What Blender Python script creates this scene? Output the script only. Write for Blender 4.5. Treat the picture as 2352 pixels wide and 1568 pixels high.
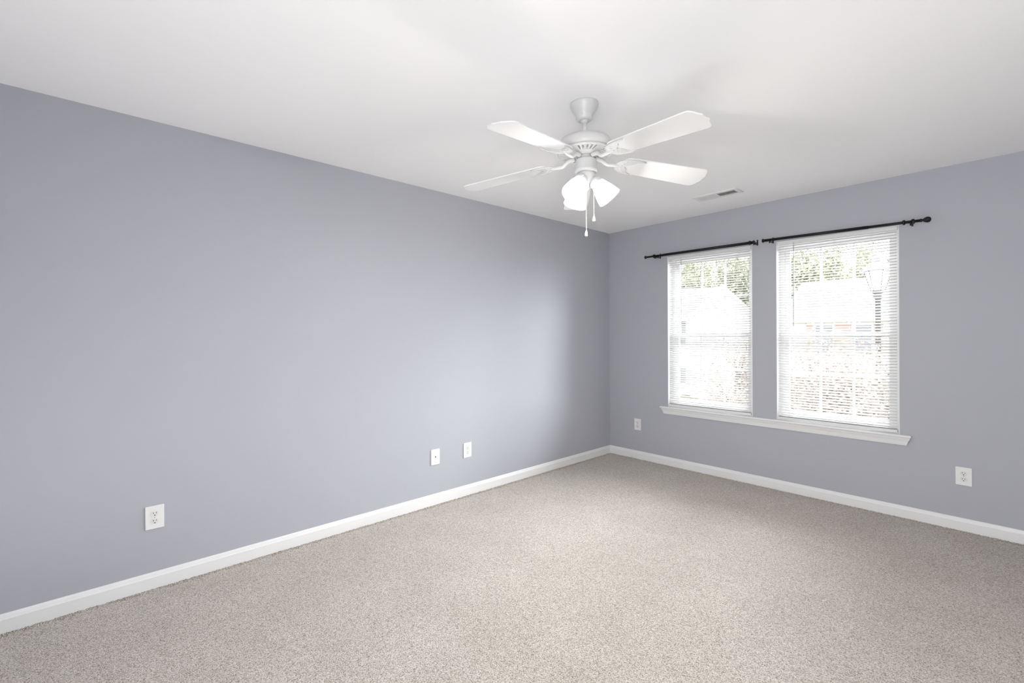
import bpy, bmesh, math, random
import numpy as np
from mathutils import Matrix, Vector

# ------------------------------------------------------------------ scene, camera, sky, exposure
S = bpy.context.scene
for o in list(bpy.data.objects):
    bpy.data.objects.remove(o, do_unlink=True)
COL = S.collection
PI = math.pi
rad = math.radians

S.view_settings.view_transform = 'Standard'
S.view_settings.look = 'None'
S.view_settings.gamma = 1.0
S.view_settings.exposure = 0.08
S.view_settings.use_curve_mapping = False
S.cycles.max_bounces = 16
S.cycles.diffuse_bounces = 10
S.cycles.glossy_bounces = 4
S.cycles.transparent_max_bounces = 24
S.cycles.use_denoising = True
S.cycles.sample_clamp_indirect = 8.0

YAW, ROLL = 0.82754, -0.00432
fwd = Vector((-math.sin(YAW), math.cos(YAW), 0))
rgt = Vector((math.cos(YAW), math.sin(YAW), 0))
upv = Vector((0, 0, 1))
r2 = rgt * math.cos(ROLL) + upv * math.sin(ROLL)
u2 = -rgt * math.sin(ROLL) + upv * math.cos(ROLL)
cam_d = bpy.data.cameras.new('camera')
cam = bpy.data.objects.new('camera', cam_d)
COL.objects.link(cam)
M = Matrix((r2, u2, -fwd)).transposed().to_4x4()
M.translation = Vector((3.03627, -4.26694, 1.31101))
cam.matrix_world = M
cam_d.sensor_width = 36.0
cam_d.lens = 36.0 * 1055.8 / 2352.0
cam_d.shift_y = -14.16 / 2352.0
cam_d.clip_start = 0.05
cam_d.clip_end = 300
S.camera = cam

SKY = 9.5           # zenith of the overcast sky; it falls to a third at the horizon
LAMP_W = 17.5        # each of the three bulbs under the fan
SHADE_GLOW = 4.0     # the lit frosted glass
SUN = 37.5
SUN_AZ = 30.0        # from straight out of the windows towards the right
SUN_ANGLE = 70.0
SUN_EL = 24.0
DOORWAY_FILL_W = 42.0        # added fill light in the unseen doorway
CEILING_FILL_W = 17.0      # added fill light behind the camera, aimed up to brighten the ceiling
world = bpy.data.worlds.new('overcast_sky')
S.world = world
world.use_nodes = True
wn = world.node_tree.nodes
wl = world.node_tree.links
bg = wn['Background']
tc = wn.new('ShaderNodeTexCoord')
sp = wn.new('ShaderNodeSeparateXYZ')
wl.new(tc.outputs['Generated'], sp.inputs[0])
cr = wn.new('ShaderNodeValToRGB')
cr.color_ramp.elements[0].position = 0.0
cr.color_ramp.elements[0].color = (0.333, 0.335, 0.34, 1)
cr.color_ramp.elements[1].position = 1.0
cr.color_ramp.elements[1].color = (0.985, 0.99, 1.0, 1)
wl.new(sp.outputs['Z'], cr.inputs[0])
wl.new(cr.outputs[0], bg.inputs[0])
bg.inputs[1].default_value = SKY

sd = bpy.data.lights.new('veiled_sun', 'SUN')     # high cloud: a wide soft sun behind the houses
sd.energy = SUN
sd.color = (0.965, 0.985, 1.0)
sd.angle = rad(SUN_ANGLE)
so_ = bpy.data.objects.new('veiled_sun', sd)
COL.objects.link(so_)
so_.rotation_euler = Vector((math.sin(rad(SUN_AZ)) * math.cos(rad(SUN_EL)), math.cos(rad(SUN_AZ)) * math.cos(rad(SUN_EL)), math.sin(rad(SUN_EL)))).to_track_quat('Z', 'Y').to_euler()

bd = bpy.data.lights.new('ceiling_fill', 'AREA')  # added uplight out of view, not a lamp of the room
bd.shape = 'RECTANGLE'
bd.size = 3.0
bd.size_y = 0.5
bd.energy = CEILING_FILL_W
bo = bpy.data.objects.new('ceiling_fill', bd)
COL.objects.link(bo)
bo.location = (2.35, -4.6, 0.12)
bo.rotation_euler = (PI, 0, 0)

hd = bpy.data.lights.new('doorway_fill', 'AREA')  # added frontal fill out of view, fills the doorway
hd.shape = 'RECTANGLE'
hd.size = 0.80
hd.size_y = 2.0
hd.energy = DOORWAY_FILL_W
ho = bpy.data.objects.new('doorway_fill', hd)
COL.objects.link(ho)
ho.location = (3.45, -5.08, 1.01)
ho.rotation_euler = (PI / 2, 0, 0)


def portal(name, x0, x1, z0, z1, y):
    """a sampling portal: gives no light, only tells the renderer where the sky comes in"""
    ld = bpy.data.lights.new(name, 'AREA')
    ld.shape = 'RECTANGLE'
    ld.size = x1 - x0
    ld.size_y = z1 - z0
    ld.cycles.is_portal = True
    lo = bpy.data.objects.new(name, ld)
    COL.objects.link(lo)
    lo.location = ((x0 + x1) / 2, y, (z0 + z1) / 2)
    lo.rotation_euler = (-PI / 2, 0, 0)


# ------------------------------------------------------------------ materials
def mat(name, col, rough=0.5, spec=0.5, metal=0.0, emit=None, emit_s=0.0, trans=0.0):
    m = bpy.data.materials.new(name)
    m.use_nodes = True
    b = m.node_tree.nodes['Principled BSDF']
    b.inputs['Base Color'].default_value = (*col, 1)
    b.inputs['Roughness'].default_value = rough
    b.inputs['Specular IOR Level'].default_value = spec
    b.inputs['Metallic'].default_value = metal
    if emit:
        b.inputs['Emission Color'].default_value = (*emit, 1)
        b.inputs['Emission Strength'].default_value = emit_s
    return m


def noise_bump(m, scale, strength, dist=0.001, detail=3):
    nt = m.node_tree
    t = nt.nodes.new('ShaderNodeTexCoord')
    n = nt.nodes.new('ShaderNodeTexNoise')
    n.inputs['Scale'].default_value = scale
    n.inputs['Detail'].default_value = detail
    b = nt.nodes.new('ShaderNodeBump')
    b.inputs['Strength'].default_value = strength
    b.inputs['Distance'].default_value = dist
    nt.links.new(t.outputs['Object'], n.inputs['Vector'])
    nt.links.new(n.outputs['Fac'], b.inputs['Height'])
    nt.links.new(b.outputs[0], nt.nodes['Principled BSDF'].inputs['Normal'])
    return m


def mottle(m, c0, c1, scale, detail=4):
    nt = m.node_tree
    t = nt.nodes.new('ShaderNodeTexCoord')
    n = nt.nodes.new('ShaderNodeTexNoise')
    n.inputs['Scale'].default_value = scale
    n.inputs['Detail'].default_value = detail
    r = nt.nodes.new('ShaderNodeValToRGB')
    r.color_ramp.elements[0].position = 0.32
    r.color_ramp.elements[1].position = 0.68
    r.color_ramp.elements[0].color = (*c0, 1)
    r.color_ramp.elements[1].color = (*c1, 1)
    nt.links.new(t.outputs['Object'], n.inputs['Vector'])
    nt.links.new(n.outputs['Fac'], r.inputs[0])
    nt.links.new(r.outputs[0], nt.nodes['Principled BSDF'].inputs['Base Color'])
    return m


def translucent_mix(m, col, fac):
    nt = m.node_tree
    out = nt.nodes['Material Output']
    t = nt.nodes.new('ShaderNodeBsdfTranslucent')
    t.inputs[0].default_value = (*col, 1)
    x = nt.nodes.new('ShaderNodeMixShader')
    x.inputs[0].default_value = fac
    nt.links.new(nt.nodes['Principled BSDF'].outputs[0], x.inputs[1])
    nt.links.new(t.outputs[0], x.inputs[2])
    nt.links.new(x.outputs[0], out.inputs[0])
    return m


WALL_C = (0.430, 0.440, 0.481)
M_wall = noise_bump(mat('wall_paint', WALL_C, 0.55, 0.3), 420, 0.10, 0.0006)
M_ceil = noise_bump(mat('ceiling_paint', (0.95, 0.95, 0.95), 0.9, 0.1), 260, 0.06, 0.0006)
M_trim = mat('trim_gloss_white', (0.80, 0.80, 0.795), 0.35, 0.45)
M_vinyl = mat('window_vinyl', (0.88, 0.88, 0.885), 0.4, 0.4)
M_plate = mat('outlet_plastic', (0.80, 0.80, 0.79), 0.35, 0.5)
M_recept = mat('receptacle_plastic', (0.74, 0.74, 0.72), 0.35, 0.5)
M_slot = mat('outlet_slot_dark', (0.06, 0.055, 0.05), 0.7)
M_screw = mat('screw_metal', (0.55, 0.55, 0.54), 0.35, 0.5, 0.6)
M_fan = mat('fan_white_enamel', (0.64, 0.64, 0.635), 0.28, 0.5)
M_blade = mat('fan_blade_white', (0.78, 0.78, 0.775), 0.38, 0.45)
M_fandark = mat('fan_flywheel_grey', (0.55, 0.55, 0.55), 0.5)
M_hole = mat('fan_dark_hole', (0.10, 0.10, 0.10), 0.6)
M_chain = mat('pull_chain_metal', (0.78, 0.74, 0.66), 0.3, 0.5, 0.4)
M_fob = mat('fob_white', (0.88, 0.86, 0.82), 0.3)
M_brass = mat('fob_brass', (0.72, 0.52, 0.26), 0.3, 0.5, 0.7)
M_shade = mat('lit_frosted_glass', (0.9, 0.9, 0.9), 0.4, 0.4, 0, (1.0, 0.985, 0.96), SHADE_GLOW)
M_bulb = mat('lit_bulb', (0.9, 0.9, 0.9), 0.4, 0.4, 0, (1.0, 0.97, 0.92), 14.0)
M_black = mat('rod_black_metal', (0.007, 0.007, 0.008), 0.45, 0.35)
M_slat = translucent_mix(mat('blind_slat', (0.73, 0.73, 0.73), 0.45, 0.4), (0.64, 0.64, 0.64), 0.05)
M_rail = mat('blind_rail', (0.74, 0.74, 0.735), 0.4, 0.4)
M_cord = mat('blind_cord', (0.80, 0.80, 0.79), 0.8)
M_wand = mat('blind_wand_clear_grey', (0.50, 0.51, 0.51), 0.2, 0.5)
M_vent = mat('vent_white_metal', (0.82, 0.82, 0.81), 0.4, 0.4)
M_ventdark = mat('vent_duct_dark', (0.16, 0.16, 0.16), 0.8)

# carpet: cut pile in beige, taupe and cream flecks
M_carpet = mat('carpet_pile', (0.5, 0.45, 0.4), 1.0, 0.0)
nt = M_carpet.node_tree
tcn = nt.nodes.new('ShaderNodeTexCoord')
warp = nt.nodes.new('ShaderNodeTexNoise')
warp.inputs['Scale'].default_value = 60
warp.inputs['Detail'].default_value = 2
addv = nt.nodes.new('ShaderNodeVectorMath')
addv.operation = 'MULTIPLY_ADD'
addv.inputs[1].default_value = (0.012, 0.012, 0.012)
nt.links.new(tcn.outputs['Object'], warp.inputs['Vector'])
nt.links.new(warp.outputs['Color'], addv.inputs[0])
nt.links.new(tcn.outputs['Object'], addv.inputs[2])
vor = nt.nodes.new('ShaderNodeTexVoronoi')
vor.inputs['Scale'].default_value = 330
nt.links.new(addv.outputs[0], vor.inputs['Vector'])
n1 = nt.nodes.new('ShaderNodeTexNoise')
n1.inputs['Scale'].default_value = 420
n1.inputs['Detail'].default_value = 4
n1.inputs['Roughness'].default_value = 0.7
nt.links.new(tcn.outputs['Object'], n1.inputs['Vector'])
n2 = nt.nodes.new('ShaderNodeTexNoise')      # vacuum sweeps and traffic, very faint
n2.inputs['Scale'].default_value = 3.2
n2.inputs['Detail'].default_value = 3
nt.links.new(tcn.outputs['Object'], n2.inputs['Vector'])
sepc = nt.nodes.new('ShaderNodeSeparateColor')
nt.links.new(vor.outputs['Color'], sepc.inputs[0])
mixv = nt.nodes.new('ShaderNodeMath')
mixv.operation = 'MULTIPLY_ADD'
mixv.inputs[1].default_value = 0.55
nt.links.new(sepc.outputs[0], mixv.inputs[0])
sc1 = nt.nodes.new('ShaderNodeMath')
sc1.operation = 'MULTIPLY'
sc1.inputs[1].default_value = 0.45
nt.links.new(n1.outputs['Fac'], sc1.inputs[0])
nt.links.new(sc1.outputs[0], mixv.inputs[2])
crp = nt.nodes.new('ShaderNodeValToRGB')
e = crp.color_ramp.elements
e[0].position = 0.23
e[0].color = (0.205, 0.163, 0.122, 1)
e[1].position = 0.76
e[1].color = (0.745, 0.70, 0.64, 1)
k = e.new(0.45)
k.color = (0.50, 0.45, 0.393, 1)
nt.links.new(mixv.outputs[0], crp.inputs[0])
mx = nt.nodes.new('ShaderNodeMix')
mx.data_type = 'RGBA'
mx.blend_type = 'MULTIPLY'
mx.inputs[0].default_value = 1.0
cr2 = nt.nodes.new('ShaderNodeValToRGB')
cr2.color_ramp.elements[0].position = 0.35
cr2.color_ramp.elements[0].color = (0.93, 0.925, 0.92, 1)
cr2.color_ramp.elements[1].position = 0.65
cr2.color_ramp.elements[1].color = (1.0, 1.0, 1.0, 1)
nt.links.new(n2.outputs['Fac'], cr2.inputs[0])
nt.links.new(crp.outputs[0], mx.inputs[6])
nt.links.new(cr2.outputs[0], mx.inputs[7])
bs = nt.nodes['Principled BSDF']
nt.links.new(mx.outputs[2], bs.inputs['Base Color'])
bs.inputs['Sheen Weight'].default_value = 0.25
bs.inputs['Sheen Roughness'].default_value = 0.6
bmp = nt.nodes.new('ShaderNodeBump')
bmp.inputs['Strength'].default_value = 0.7
bmp.inputs['Distance'].default_value = 0.003
hsum = nt.nodes.new('ShaderNodeMath')
hsum.operation = 'SUBTRACT'
nt.links.new(n1.outputs['Fac'], hsum.inputs[0])
nt.links.new(vor.outputs['Distance'], hsum.inputs[1])
nt.links.new(hsum.outputs[0], bmp.inputs['Height'])
nt.links.new(bmp.outputs[0], bs.inputs['Normal'])

# window glass: clear with a mirror film, lets the daylight straight through
M_glass = bpy.data.materials.new('window_glass')
M_glass.use_nodes = True
nt = M_glass.node_tree
for n in list(nt.nodes):
    if n.type != 'OUTPUT_MATERIAL':
        nt.nodes.remove(n)
tr = nt.nodes.new('ShaderNodeBsdfTransparent')
tr.inputs[0].default_value = (0.95, 0.96, 0.96, 1)
gl = nt.nodes.new('ShaderNodeBsdfGlossy')
gl.inputs['Roughness'].default_value = 0.02
fr = nt.nodes.new('ShaderNodeFresnel')
fr.inputs[0].default_value = 1.3
ms = nt.nodes.new('ShaderNodeMixShader')
nt.links.new(fr.outputs[0], ms.inputs[0])
nt.links.new(tr.outputs[0], ms.inputs[1])
nt.links.new(gl.outputs[0], ms.inputs[2])
nt.links.new(ms.outputs[0], nt.nodes['Material Output'].inputs[0])

# outdoors
M_lawn = mottle(mat('lawn_grass', (0.2, 0.24, 0.1), 0.95, 0.1), (0.09, 0.092, 0.05), (0.13, 0.13, 0.075), 1.3)
M_siding = mat('white_lap_siding', (0.80, 0.80, 0.79), 0.7)
M_roof = mottle(mat('grey_shingles', (0.3, 0.3, 0.32), 0.9), (0.088, 0.088, 0.097), (0.112, 0.112, 0.123), 9)
M_hglass = mat('house_window_glass', (0.19, 0.195, 0.22), 0.2)
M_shutter_r = mat('red_shutter', (0.42, 0.28, 0.245), 0.6)
M_brick = mottle(mat('brick_red', (0.36, 0.16, 0.10), 0.9), (0.28, 0.11, 0.07), (0.42, 0.21, 0.14), 14)
M_bark = mottle(mat('bark', (0.13, 0.1, 0.08), 0.95), (0.05, 0.04, 0.03), (0.11, 0.09, 0.075), 12)
M_leafg = mottle(mat('green_leaves', (0.11, 0.15, 0.05), 0.7), (0.20, 0.21, 0.14), (0.36, 0.37, 0.26), 0.9)
M_leafy = mottle(mat('yellow_leaves', (0.35, 0.25, 0.06), 0.7), (0.24, 0.18, 0.09), (0.34, 0.25, 0.13), 2.0)
M_leafr = mottle(mat('russet_leaves', (0.2, 0.1, 0.06), 0.7), (0.23, 0.215, 0.185), (0.45, 0.345, 0.30), 2.4)
M_lampblk = mat('street_lamp_black', (0.085, 0.086, 0.092), 0.5)
M_lampglass = mat('street_lamp_pane', (0.85, 0.85, 0.85), 0.3)


# ------------------------------------------------------------------ mesh helpers
class MB:
    def __init__(self):
        self.v = []
        self.f = []
        self.smooth = []

    def add(self, vs, fs, smooth=False):
        n = len(self.v)
        self.v += [tuple(p) for p in vs]
        for q in fs:
            self.f.append(tuple(i + n for i in q))
            self.smooth.append(smooth)

    def box(self, a, b, mt=None):
        x0, y0, z0 = a
        x1, y1, z1 = b
        vs = [(x0, y0, z0), (x1, y0, z0), (x1, y1, z0), (x0, y1, z0), (x0, y0, z1), (x1, y0, z1), (x1, y1, z1), (x0, y1, z1)]
        if mt:
            vs = [mt @ Vector(p) for p in vs]
        self.add(vs, [(0, 3, 2, 1), (4, 5, 6, 7), (0, 1, 5, 4), (1, 2, 6, 5), (2, 3, 7, 6), (3, 0, 4, 7)])

    def lathe(self, prof, seg=48, c=(0, 0, 0), mt=None, smooth=True):
        """prof: (r, z) list, turned round z; a negative-length gap is not needed, ends close if r = 0"""
        vs, fs = [], []
        n = len(prof)
        for i in range(seg):
            a = 2 * PI * i / seg
            for r, z in prof:
                p = Vector((c[0] + r * math.cos(a), c[1] + r * math.sin(a), c[2] + z))
                vs.append(mt @ p if mt else p)
        for i in range(seg):
            j = (i + 1) % seg
            for t in range(n - 1):
                fs.append((i * n + t, j * n + t, j * n + t + 1, i * n + t + 1))
        self.add(vs, fs, smooth)

    def tube(self, pts, rr, seg=12, cap=True, smooth=True):
        pts = [Vector(p) for p in pts]
        if not hasattr(rr, '__len__'):
            rr = [rr] * len(pts)
        vs, fs = [], []
        prev = None
        for i, p in enumerate(pts):
            d = (pts[min(i + 1, len(pts) - 1)] - pts[max(i - 1, 0)]).normalized()
            if prev is None:
                ref = Vector((0, 0, 1)) if abs(d.z) < 0.9 else Vector((1, 0, 0))
                a = d.cross(ref).normalized()
            else:
                a = (prev - d * prev.dot(d)).normalized()
            prev = a
            b = d.cross(a)
            for s in range(seg):
                t = 2 * PI * s / seg
                vs.append(p + (a * math.cos(t) + b * math.sin(t)) * rr[i])
        for i in range(len(pts) - 1):
            for s in range(seg):
                s2 = (s + 1) % seg
                fs.append((i * seg + s, i * seg + s2, (i + 1) * seg + s2, (i + 1) * seg + s))
        self.add(vs, fs, smooth)
        if cap:
            n0 = len(self.v) - len(vs)
            self.f.append(tuple(n0 + s for s in reversed(range(seg))))
            self.smooth.append(False)
            self.f.append(tuple(n0 + (len(pts) - 1) * seg + s for s in range(seg)))
            self.smooth.append(False)

    def prism(self, poly, z0, z1, mt=None):
        """a closed (x, y) outline given thickness from z0 to z1"""
        n = len(poly)
        vs = [Vector((x, y, z0)) for x, y in poly] + [Vector((x, y, z1)) for x, y in poly]
        if mt:
            vs = [mt @ p for p in vs]
        fs = [tuple(reversed(range(n))), tuple(range(n, 2 * n))]
        fs += [(i, (i + 1) % n, n + (i + 1) % n, n + i) for i in range(n)]
        self.add(vs, fs)

    def sweep_x(self, prof, x0, x1, e0=None, e1=None):
        """closed (y, z) profile drawn along x; e0/e1(y, z) shift each end for a mitre"""
        n = len(prof)
        vs = [(x0 + (e0(y, z) if e0 else 0), y, z) for y, z in prof] + [(x1 + (e1(y, z) if e1 else 0), y, z) for y, z in prof]
        fs = [tuple(range(n)), tuple(reversed(range(n, 2 * n)))]
        fs += [(i, n + i, n + (i + 1) % n, (i + 1) % n) for i in range(n)]
        self.add(vs, fs)

    def sphere(self, c, r, seg=16, rings=10, sc=(1, 1, 1), mt=None):
        vs, fs = [], []
        for i in range(rings + 1):
            t = PI * i / rings
            for j in range(seg):
                a = 2 * PI * j / seg
                p = Vector((c[0] + r * sc[0] * math.sin(t) * math.cos(a), c[1] + r * sc[1] * math.sin(t) * math.sin(a), c[2] + r * sc[2] * math.cos(t)))
                vs.append(mt @ p if mt else p)
        for i in range(rings):
            for j in range(seg):
                k = (j + 1) % seg
                fs.append((i * seg + j, (i + 1) * seg + j, (i + 1) * seg + k, i * seg + k))
        self.add(vs, fs, True)

    def build(self, name, m, parent=None, bevel=0.0, bseg=2, merge=True):
        me = bpy.data.meshes.new(name)
        me.from_pydata([tuple(p) for p in self.v], [], self.f)
        me.polygons.foreach_set('use_smooth', self.smooth)
        me.materials.append(m)
        bm = bmesh.new()
        bm.from_mesh(me)
        if merge:
            bmesh.ops.remove_doubles(bm, verts=bm.verts, dist=1e-6)
            bmesh.ops.recalc_face_normals(bm, faces=bm.faces)
        bm.to_mesh(me)
        bm.free()
        o = bpy.data.objects.new(name, me)
        COL.objects.link(o)
        if parent:
            o.parent = parent
        if bevel:
            b = o.modifiers.new('bevel', 'BEVEL')
            b.width = bevel
            b.segments = bseg
            b.limit_method = 'ANGLE'
            b.angle_limit = rad(40)
        return o


def tag(o, label, cat, group=None, kind=None):
    o['label'] = label
    o['category'] = cat
    if group:
        o['group'] = group
    if kind:
        o['kind'] = kind
    return o


def empty(name, loc=(0, 0, 0), rz=0):
    o = bpy.data.objects.new(name, None)
    o.empty_display_size = 0.1
    o.location = loc
    o.rotation_euler = (0, 0, rz)
    COL.objects.link(o)
    return o


def copy_tree(o, parent=None):
    c = o.copy()
    COL.objects.link(c)
    if parent:
        c.parent = parent
    for ch in list(o.children):
        copy_tree(ch, c)
    return c


# ------------------------------------------------------------------ the room
H = 2.44
XR, YB = 3.95, -5.0          # unseen right wall and the wall behind the camera
T = 0.15
W1 = (0.700, 1.500)
W2 = (1.690, 2.490)
ZS, ZT = 0.592, 2.087

f = MB()
f.box((-T, YB - T, -0.2), (XR + T, T, 0.0))
fl = f.build('floor', M_carpet)
tag(fl, 'beige and taupe flecked cut pile carpet floor', 'carpet', kind='structure')
rng0 = np.random.default_rng(5)
fz = MB()
base6 = [(math.cos(PI / 3 * i), math.sin(PI / 3 * i)) for i in range(6)]


def tufts(n, px, py):
    for i in range(n):
        x, y = px(rng0.random()), py(rng0.random())
        r_, h_ = rng0.uniform(0.0022, 0.0042), rng0.uniform(0.0015, 0.0058)
        lx, ly = rng0.normal(0, 0.0022, 2)
        vs = [(x + a * r_, y + b * r_, -0.001) for a, b in base6] + [(x + lx + a * r_ * 0.75, y + ly + b * r_ * 0.75, h_ * 0.7) for a, b in base6] + [(x + lx * 1.4, y + ly * 1.4, h_)]
        fz.add(vs, [(j, (j + 1) % 6, 6 + (j + 1) % 6, 6 + j) for j in range(6)] + [(6 + j, 6 + (j + 1) % 6, 12) for j in range(6)], True)


tufts(4200, lambda t: 0.0145 + 0.030 * t * t, lambda t: YB + 0.02 - (YB + 0.035) * t)
tufts(3400, lambda t: 0.015 + (XR - 0.03) * t, lambda t: -0.0145 - 0.030 * t * t)
fo_ = fz.build('pile_fringe', M_carpet, fl, merge=False)
fo_['kind'] = 'stuff'
c = MB()
c.box((-T, YB - T, H), (XR + T, T, H + 0.2))
tag(c.build('ceiling', M_ceil), 'flat white painted ceiling with soft fan shadows', 'ceiling', kind='structure')
w = MB()
w.box((-T, YB - T, 0), (0, T, H))
tag(w.build('wall_left', M_wall), 'long blue grey wall on the left without windows', 'wall', kind='structure')
w = MB()
w.box((0, 0, 0), (XR, T, ZS - 0.02))
w.box((0, 0, ZT), (XR, T, H))
w.box((0, 0, ZS - 0.02), (W1[0], T, ZT))
w.box((W1[1], 0, ZS - 0.02), (W2[0], T, ZT))
w.box((W2[1], 0, ZS - 0.02), (XR, T, ZT))
tag(w.build('wall_back', M_wall), 'blue grey wall with the two blinded windows', 'wall', kind='structure')
w = MB()
w.box((XR, YB - T, 0), (XR + T, T, H))
tag(w.build('wall_right', M_wall), 'blue grey wall to the right outside the picture', 'wall', kind='structure')
w = MB()
w.box((0, YB - T, 0), (3.04, YB, H))
w.box((3.86, YB - T, 0), (XR, YB, H))
w.box((3.04, YB - T, 2.03), (3.86, YB, H))
tag(w.build('wall_front', M_wall), 'blue grey wall behind the camera', 'wall', kind='structure')

# baseboards: flat board with a stepped and eased top
BH = 0.0854
bprof = [(0, 0), (-0.0135, 0), (-0.0135, 0.062), (-0.0118, 0.0655), (-0.0105, 0.069), (-0.0085, 0.0765), (-0.0062, 0.0825), (-0.0042, BH), (0, BH)]


def baseboard(name, length, loc, rz, label):
    b = MB()
    b.sweep_x(bprof, 0, length, lambda y, z: -y, lambda y, z: y)
    o = b.build(name, M_trim)
    o.location = loc
    o.rotation_euler = (0, 0, rz)
    tag(o, label, 'baseboard', kind='structure')


baseboard('baseboard_back', XR, (0, 0, 0), 0, 'white baseboard along the window wall')
baseboard('baseboard_left', -YB, (0, YB, 0), PI / 2, 'white baseboard along the long left wall')
baseboard('baseboard_right', -YB, (XR, 0, 0), -PI / 2, 'white baseboard along the unseen right wall')
baseboard('baseboard_front', 2.98, (2.98, YB, 0), PI, 'white baseboard behind the camera')


dr = MB()                                      # unseen cased opening, added to frame the fill light
dr.box((2.98, YB, 0), (3.04, YB + 0.016, 2.03))
dr.box((3.86, YB, 0), (3.92, YB + 0.016, 2.03))
dr.box((2.98, YB, 2.03), (3.92, YB + 0.016, 2.09))
tag(dr.build('door_1', M_trim, None, 0.003), 'unseen white cased doorway added behind the camera for the fill light', 'doorway', kind='structure')


# ------------------------------------------------------------------ windows (double hung, grilles between the panes)
def window(name, x0, x1, label):
    root = empty(name, ((x0 + x1) / 2, 0.0, ZS))
    tag(root, label, 'window', kind='structure')
    hw = (x1 - x0) / 2
    hh = ZT - ZS
    j = MB()                                   # painted liner of the opening
    t = 0.004
    j.box((-hw, 0.0008, 0), (-hw + t, 0.088, hh))
    j.box((hw - t, 0.0008, 0), (hw, 0.088, hh))
    j.box((-hw + t, 0.0008, hh - t), (hw - t, 0.088, hh))
    j.build('jamb', M_trim, root)
    fr_ = MB()
    fw = 0.034
    fr_.box((-hw, 0.088, 0), (-hw + fw, 0.15, hh))
    fr_.box((hw - fw, 0.088, 0), (hw, 0.15, hh))
    fr_.box((-hw + fw, 0.088, hh - fw), (hw - fw, 0.15, hh))
    fr_.box((-hw + fw, 0.088, 0.0002), (hw - fw, 0.15, 0.03))
    fr_.build('frame', M_vinyl, root, 0.002)
    zm = 1.308 - ZS
    st = 0.036
    a0, a1 = -hw + fw, hw - fw

    def sash(nm, z0, z1, y0, y1, top, bot):
        s = MB()
        s.box((a0, y0, z0), (a0 + st, y1, z1))
        s.box((a1 - st, y0, z0), (a1, y1, z1))
        s.box((a0 + st, y0, z1 - top), (a1 - st, y1, z1))
        s.box((a0 + st, y0, z0), (a1 - st, y1, z0 + bot))
        so = s.build(nm, M_vinyl, root, 0.0015)
        g = MB()
        ym = (y0 + y1) / 2
        g.box((a0 + st, ym - 0.002, z0 + bot), (a1 - st, ym + 0.002, z1 - top))
        g.build('glass_pane', M_glass, so)
        q = MB()
        mw = 0.009
        gx0, gx1, gz0, gz1 = a0 + st, a1 - st, z0 + bot, z1 - top
        yb = ym + 0.004
        for i in (1, 2):
            xm = gx0 + (gx1 - gx0) * i / 3
            q.box((xm - mw, yb, gz0), (xm + mw, yb + 0.006, gz1))
        zz = (gz0 + gz1) / 2
        for i in range(3):
            xa = gx0 + (gx1 - gx0) * i / 3 + (mw if i else 0)
            xb = gx0 + (gx1 - gx0) * (i + 1) / 3 - (mw if i < 2 else 0)
            q.box((xa, yb, zz - mw), (xb, yb + 0.006, zz + mw))
        q.build('grille', M_vinyl, so)

    sash('upper_sash', zm - 0.018, hh - fw, 0.120, 0.146, 0.036, 0.034)
    sash('lower_sash', 0.03, zm + 0.018, 0.092, 0.118, 0.034, 0.044)
    lk = MB()
    lk.box((-0.03, 0.084, zm + 0.0185), (0.03, 0.112, zm + 0.026))
    lk.box((-0.008, 0.086, zm + 0.026), (0.026, 0.100, zm + 0.034))
    lk.build('sash_lock', M_vinyl, root, 0.002)
    return root


window('window_1', *W1, 'white double hung window with grilles nearer the room corner')
window('window_2', *W2, 'white double hung window with grilles farther from the room corner')
portal('daylight_portal', W1[0], W1[1], ZS, ZT, 0.16)
portal('daylight_portal', W2[0], W2[1], ZS, ZT, 0.16)

# one long stool and moulded apron under both windows
sill = empty('trim_1', (0, 0, 0))
tag(sill, 'long white window sill with moulded apron under both windows', 'window sill', kind='structure')
s = MB()
sp_ = [(0.0, 0.574), (-0.028, 0.574)]
for i in range(7):
    a = -PI / 2 - PI * i / 6
    sp_.append((-0.028 + 0.009 * math.cos(a), 0.583 + 0.009 * math.sin(a)))
sp_ += [(0.0, 0.592)]
s.sweep_x(sp_, 0.627, 2.554)
for a, b in (W1, W2):
    s.box((a, 0, ZS - 0.02), (b, 0.15, 0.592))
s.build('stool', M_trim, sill)
a_ = MB()
ap = [(0, 0.5735), (-0.025, 0.5735), (-0.0255, 0.569), (-0.0225, 0.560), (-0.0185, 0.552), (-0.0165, 0.545), (-0.0152, 0.538), (-0.0137, 0.530), (-0.0122, 0.524), (-0.0105, 0.518), (-0.008, 0.516), (0, 0.516)]
a_.sweep_x(ap, 0.6685, 2.516, lambda y, z: y * 1.0 - (z - 0.516) * 0.12, lambda y, z: -y * 1.0 + (z - 0.516) * 0.12)
a_.build('apron', M_trim, sill)


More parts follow.
